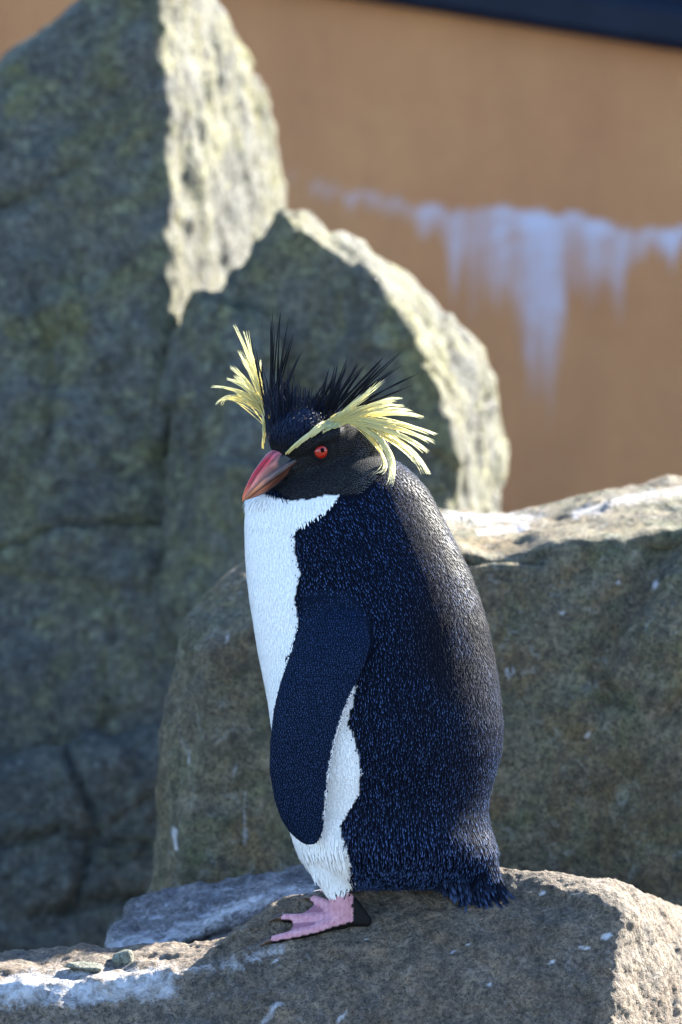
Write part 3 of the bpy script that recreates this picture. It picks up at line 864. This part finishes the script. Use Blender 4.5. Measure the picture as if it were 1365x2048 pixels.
# brow stripe lying on the head
for i in range(150):
    t0 = rr.random()*.86; x0 = 571+(690-571)*t0
    y0 = interp(x0, [(571, 909), (598, 887), (634, 860), (678, 840), (700, 834)]) + G(1)*(1.4+5*t0)
    x1 = x0+rr.uniform(35, 60); y1 = interp(x1, [(571, 909), (598, 886), (634, 857), (678, 835), (700, 829), (760, 822)]) + G(1)*(1.6+6.5*t0)
    near.append((plume([(x0, y0), ((x0+x1)/2, (y0+y1)/2+G(1.5)-3), (x1, y1)], -60, -60, 7, off=9), rr.uniform(1.6, 2.5), YB*rr.uniform(.85, 1.1), YT*rr.uniform(.85, 1.05)))
FAN = [  # tip, bend, root, count, spread, radius
    ((751, 776), (712, 805), (668, 842), 6, 3, 2.0), ((768, 762), (722, 800), (672, 842), 5, 3, 1.8), ((735, 790), (706, 812), (666, 844), 5, 4, 1.8), ((803, 796), (748, 800), (680, 840), 7, 3, 2.2), ((807, 811), (752, 808), (684, 840), 7, 3, 2.3),
    ((822, 820), (765, 812), (686, 840), 6, 3, 2.2), ((845, 834), (782, 818), (688, 840), 8, 3, 2.4), ((790, 806), (742, 806), (684, 840), 6, 5, 2.2), ((872, 868), (800, 840), (690, 836), 10, 2.5, 2.6), ((867, 884), (804, 850), (692, 838), 9, 2.5, 2.6),
    ((856, 904), (800, 858), (694, 840), 9, 2.5, 2.6), ((858, 948), (822, 878), (696, 840), 11, 2.5, 2.6), ((830, 926), (800, 880), (698, 842), 4, 4, 2.0), ((800, 868), (752, 846), (694, 840), 10, 7, 2.4),
    ((783, 966), (802, 892), (706, 843), 9, 2.5, 2.4), ((788, 951), (796, 888), (704, 843), 7, 2.5, 2.4), ((762, 947), (797, 930), (716, 848), 6, 2.5, 2.0), ((772, 898), (756, 860), (704, 842), 9, 5, 2.2)]
for tip, bend, root, cnt, sp, rad in FAN:
    wt = -70 + G(12)
    for i in range(int(cnt*1.5)):
        f = rr.random()
        tx = (tip[0]+4-(1-f)*rr.uniform(0, 26) + G(sp*.4), tip[1]+G(sp*.75))
        near.append((plume([(root[0]+G(5), root[1]+G(4)), (bend[0]+G(sp*1.5), bend[1]+G(sp*1.5)), tx], -65, wt+G(9), 11, off=5), rad*rr.uniform(.32, .56), YB*rr.uniform(.9, 1.1), YT*rr.uniform(.9, 1.08)))
strands('yellow_crest', near, M_CREST)
far = []
FARF = [((468, 651), (508, 735), 5, 4), ((488, 664), (512, 740), 6, 4), ((477, 702), (512, 760), 8, 4), ((484, 715), (514, 765), 5, 4), ((460, 735), (505, 765), 9, 4), ((455, 757), (505, 770), 9, 3), ((470, 752), (506, 772), 6, 4),
        ((422, 774), (480, 768), 9, 3), ((433, 809), (448, 776), 7, 3), ((446, 800), (458, 776), 5, 3), ((521, 721), (522, 770), 5, 3), ((500, 700), (515, 760), 6, 6)]
for tip, bend, cnt, sp in FARF:
    for i in range(int(cnt*1.6)):
        tx = (tip[0]+(532-tip[0])*rr.uniform(0, .18)*(rr.random() < .6) + G(sp*.4), tip[1]+G(sp*.5))
        far.append((plume([(532+G(2.5), 828+G(10)), (bend[0]+G(sp), bend[1]+G(sp)), tx], 4+G(6), 25+G(14), 11, hug=False), rr.uniform(.65, 1.2), YB*rr.uniform(.9, 1.1), YT*rr.uniform(.9, 1.08)))
for i in range(46):
    y0 = rr.uniform(838, 898); x0 = interp(y0, [(820, 532), (860, 529), (898, 527)])
    far.append((plume([(x0+G(1.5), y0), (x0+1+G(1.5), y0-18), (x0+2.5+G(2), y0-38)], -30+G(3), -14+G(4), 6, hug=False), rr.uniform(1.3, 2.0), YB*rr.uniform(.8, 1), YT*rr.uniform(.8, 1)))
strands('yellow_crest', far, M_CREST)
blk = []
for tip, bend, root, cnt, sp in [((545, 622), (541, 710), (547, 800), 4, 3), ((563, 620), (552, 710), (550, 800), 4, 3), ((579, 633), (562, 715), (552, 800), 4, 3), ((548, 642), (544, 720), (548, 800), 3, 3), ((589, 668), (568, 735), (556, 800), 4, 3), ((605, 697), (582, 745), (566, 795), 3, 3),
                                 ((497, 651), (516, 740), (534, 815), 3, 2), ((510, 695), (522, 750), (536, 815), 3, 3), ((523, 722), (530, 770), (540, 815), 4, 4),
                                 ((806, 701), (745, 755), (675, 830), 4, 3), ((840, 746), (765, 780), (680, 832), 4, 3), ((827, 772), (765, 792), (684, 834), 2, 3), ((806, 730), (745, 770), (675, 830), 4, 3), ((772, 710), (730, 755), (670, 826), 5, 4), ((766, 722), (730, 760), (672, 826), 4, 4),
                                 ((735, 724), (700, 770), (662, 822), 5, 4), ((719, 721), (695, 765), (658, 818), 5, 4), ((695, 710), (684, 765), (652, 815), 6, 4), ((673, 728), (668, 770), (645, 810), 5, 4), ((656, 737), (655, 770), (638, 808), 5, 4), ((838, 822), (770, 822), (700, 838), 2, 5)]:
    for i in range(max(2, cnt-1)):
        f = rr.uniform(0, .45) if i else 0
        tx = (tip[0]+(bend[0]-tip[0])*f+G(sp*.5), tip[1]+(bend[1]-tip[1])*f+G(sp*.5))
        far_side = root[0] < 600
        w0 = -40 if far_side else -55
        blk.append((plume([(root[0]+G(5), root[1]+G(5)), (bend[0]+G(sp), bend[1]+G(sp)), tx], w0+G(6), w0+20+G(14), 11, off=2, hug=not far_side), rr.uniform(1.5, 2.3), BK, BT*rr.uniform(.7, 2.5)))
for i in range(620):                         # short spiky crown
    x0 = rr.uniform(534, 668); wz = rr.uniform(-75, 25) + (x0-600)*.35
    y0 = interp(x0, [(530, 825), (560, 818), (600, 815), (640, 818), (670, 828)])+rr.uniform(-4, 62)*(1 if x0 < 625 else .4)
    y0 = min(y0, interp(x0, STRIPE)-12)
    lean = (x0-585)*.22
    hgt = (26+46*rr.random()**1.7)*(1-.3*smooth01(x0, 585, 610)*smooth01(x0, 660, 635))*(1+.25*(x0 < 575)) + .5*max(0, y0-815)
    blk.append((plume([(x0, y0), (x0+lean*.35+G(2), y0-hgt*.55), (x0+lean+G(5), y0-hgt)], wz, wz+12+G(8), 6, off=7), rr.uniform(.8, 1.3), np.array([.006, .010, .024]), np.array([.016, .020, .034])*rr.uniform(.3, 1.8)))
strands('black_crest', blk, M_SPIKE)

# ---------------------------------------------------------------- bill
RID = [(0, 547, 900), (.12, 537, 906), (.25, 525, 920), (.5, 506, 947), (.75, 492, 975), (.9, 486, 992), (1, 485, 1004)]
NEA = [(0, 599, 919), (.12, 585, 930), (.25, 569, 943), (.5, 540, 964), (.75, 515, 984), (.9, 500, 996), (1, 487, 1002)]
HW = [(0, 30), (.12, 28), (.25, 25), (.5, 19), (.75, 13), (.9, 7.5), (1, 2)]
BOT = [(0, 592, 946), (.12, 578, 958), (.25, 562, 972), (.5, 538, 987), (.75, 516, 995), (.9, 500, 999), (1, 489, 1001)]
def tab(t, A_): a = np.array(A_); return np.array([np.interp(t, a[:, 0], a[:, k]) for k in range(1, a.shape[1])])
_ty = np.array([(i/43*2.2, j/48*15, 0) for i in range(44) for j in range(49)])
BN = fbm(_ty, 4, .6).reshape(44, 49)
def bill_mesh(name, upper):
    V, C = [], []; nr, ns = 44, 49
    for i in range(nr):
        t = i/(nr-1); tt_ = t if upper else t*.97
        h = float(tab(tt_, HW)[0])*(1.0 if upper else .9); Nn = tab(tt_, NEA); Nm = Nn-np.array([.5*h, 0])
        top = tab(tt_, RID) if upper else tab(tt_, BOT)-np.array([.5*h, 0])
        ring = []
        for j in range(ns):
            y = -1+2*j/(ns-1)
            rise = (1-abs(y)**2.3)
            if upper:
                gr = math.exp(-((abs(y)-.82+.18*t)/.06)**2)*(.13)*(1-.6*t)
                rise -= gr + (.05*(1-t) if abs(y) > .82-.18*t else 0)
            q = Nm+(top-Nm)*rise
            hh = h*(y if upper else y*(1-.12*rise))
            V.append(headpt(q[0]+.5*hh, q[1], hh))
            if upper:
                ay = abs(y); lim_ = .80-.18*t
                k1 = smooth01(t, .55, 1.0); c_r = np.array([.42, .012, .020])*(1-k1)+np.array([.66, .11, .012])*k1
                k0 = .55*smooth01(t, .28, 0); c_r = c_r*(1-k0)+np.array([.36, .20, .26])*k0
                kk = smooth01(ay, lim_*.55, lim_*.95)*.6; c_r = c_r*(1-kk)+np.array([.52, .24, .19])*kk
                k2 = smooth01(t, .30, .75); c_s = np.array([.19, .115, .12])*(1-k2)+np.array([.50, .15, .05])*k2
                k3 = smooth01(ay, .84, .97); c_s = c_s*(1-k3)+np.array([.05, .016, .012])*k3
                ks = smooth01(ay, lim_, lim_+.08); c_ = c_r*(1-ks)+c_s*ks
                kg = math.exp(-((ay-lim_-.02)/.06)**2)*(1-.4*t); c_ = c_*(1-.95*kg)
                wedge = smooth01(.26-t-abs(ay-lim_+.02)*1.1, 0, .05); c_ = c_*(1-wedge)+np.array([.006, .008, .014])*wedge
            else:
                k1 = smooth01(t, .4, .95); c_ = np.array([.15, .055, .035])*(1-k1)+np.array([.42, .10, .02])*k1
                if rise > .75: c_ = c_*.35+np.array([.12, .10, .11])*.4
            c_ = c_*float(1+.9*BN[i % 44, j % 49])
            C.append(np.clip(c_, 0, 1))
        # inner closing row
        V.append(headpt(*(Nm+(top-Nm)*.15), 0)); C.append(np.array([.05, .02, .02]))
    Fc = []; m = ns+1
    for i in range(nr-1):
        for j in range(m):
            a = i*m+j; b = i*m+(j+1) % m; Fc.append((a, b, b+m, a+m))
    Fc.append(list(range(m))); Fc.append([(nr-1)*m+j for j in range(m)][::-1])
    me = bpy.data.meshes.new(name); me.from_pydata([tuple(x) for x in V], [], Fc)
    bm = bmesh.new(); bm.from_mesh(me); bmesh.ops.recalc_face_normals(bm, faces=bm.faces); bm.to_mesh(me); bm.free()
    me.polygons.foreach_set('use_smooth', [True]*len(me.polygons))
    set_col(me, 'col', np.array(C)); return me
part('upper_bill', bill_mesh('upper_bill', True), M_BILL)
part('lower_bill', bill_mesh('lower_bill', False), M_BILL)

# ---------------------------------------------------------------- eye
hit, nrm, _, _ = cast(BV_BODY, *EYE)
ax = (nrm*.75 + LV*.6 - Vector((0, .25, 0))).normalized()
M_EYE, nt, b, out = nodes('red_iris')
c = N(nt, 'ShaderNodeAttribute', attribute_name='col').outputs['Color']
nt.links.new(c, b.inputs['Base Color']); b.inputs['Roughness'].default_value = .12; b.inputs['Coat Weight'].default_value = .25; b.inputs['Coat Roughness'].default_value = .03
def ball(name, cen, r, cfun, sub=4, sq=1.0, mat=None, parent=penguin):
    bm = bmesh.new(); bmesh.ops.create_icosphere(bm, subdivisions=sub, radius=1)
    C = []
    for x in bm.verts:
        dd = x.co.normalized(); C.append(cfun(math.degrees(math.acos(max(-1, min(1, dd.dot(ax)))))))
        x.co = cen + dd*r
    me = bpy.data.meshes.new(name); bm.to_mesh(me); bm.free()
    me.polygons.foreach_set('use_smooth', [True]*len(me.polygons)); set_col(me, 'col', np.array(C))
    return part(name, me, mat or M_EYE, parent)
cen = hit - ax*(13.0*S)
def iris(a):
    if a < 60: return np.array([.38, .013, .004])*(1-.35*smooth01(a, 38, 60))
    return np.array([.03, .006, .005])
eye = ball('eye', cen, 18.5*S, iris)
ball('pupil', cen + ax*(14.6*S) + Vector((.0004, 0, .0010)), 5.2*S, lambda a: np.array([.001, .001, .001]), 3, mat=M_SPIKE, parent=eye)
# eyelid ring
a1 = ax.orthogonal().normalized(); a2 = ax.cross(a1)
rp = [cen + ax*(9.5*S) + (a1*math.cos(q)+a2*math.sin(q))*(16.6*S) for q in np.linspace(0, 2*math.pi, 33)]
s2 = Shells()
V, Fc, C = [], [], []
for i in range(32):
    rad = (rp[i]-(cen+ax*(9.5*S))).normalized()
    for j in range(8):
        q = 2*math.pi*j/8; V.append(tuple(rp[i] + (rad*math.cos(q)+ax*math.sin(q))*((4.2 + 3.4*max(0, rad.z))*S)))
for i in range(32):
    for j in range(8): Fc.append((i*8+j, i*8+(j+1) % 8, ((i+1) % 32)*8+(j+1) % 8, ((i+1) % 32)*8+j))
me = bpy.data.meshes.new('eyelid'); me.from_pydata(V, [], Fc)
me.polygons.foreach_set('use_smooth', [True]*len(me.polygons)); set_col(me, 'col', np.tile(np.array([.012, .012, .013]), (len(V), 1)))
part('eyelid', me, M_BODY, eye)

# ---------------------------------------------------------------- claws
M_CLAW, nt, b, out = nodes('claw_horn')
tc = N(nt, 'ShaderNodeTexCoord').outputs['Object']
nt.links.new(mix(nt, ramp(nt, noise_node(nt, tc, 500, 3), .35, .65), (.02, .013, .010), (.09, .045, .028)), b.inputs['Base Color']); b.inputs['Roughness'].default_value = .4
for tip, mid_ in toes:
    d = (tip-mid_).normalized(); side = d.cross(ZV).normalized(); upc = side.cross(d)
    V, Fc = [], []
    for i in range(8):
        t = i/7; c_ = tip + d*(2+30*t)*S + upc*(9*t-24*t*t)*S*.8; r = 8.5*S*(1-t)**.8+.4*S
        for j in range(8):
            q = 2*math.pi*j/8; V.append(tuple(c_+(side*math.cos(q)*.8+upc*math.sin(q))*r))
    for i in range(7):
        for j in range(8): Fc.append((i*8+j, i*8+(j+1) % 8, (i+1)*8+(j+1) % 8, (i+1)*8+j))
    Fc.append(list(range(8))[::-1]); Fc.append([56+j for j in range(8)])
    me = bpy.data.meshes.new('claw'); me.from_pydata(V, [], Fc); me.polygons.foreach_set('use_smooth', [True]*len(me.polygons))
    part('claw', me, M_CLAW)
part('body', body_me, M_BODY)

# ---- origins
for o in [o for o in COL.objects if o.type == 'MESH' and o.parent is None and o.name not in ('ground', 'wall')]:
    if o.get('category'): rebase(o)
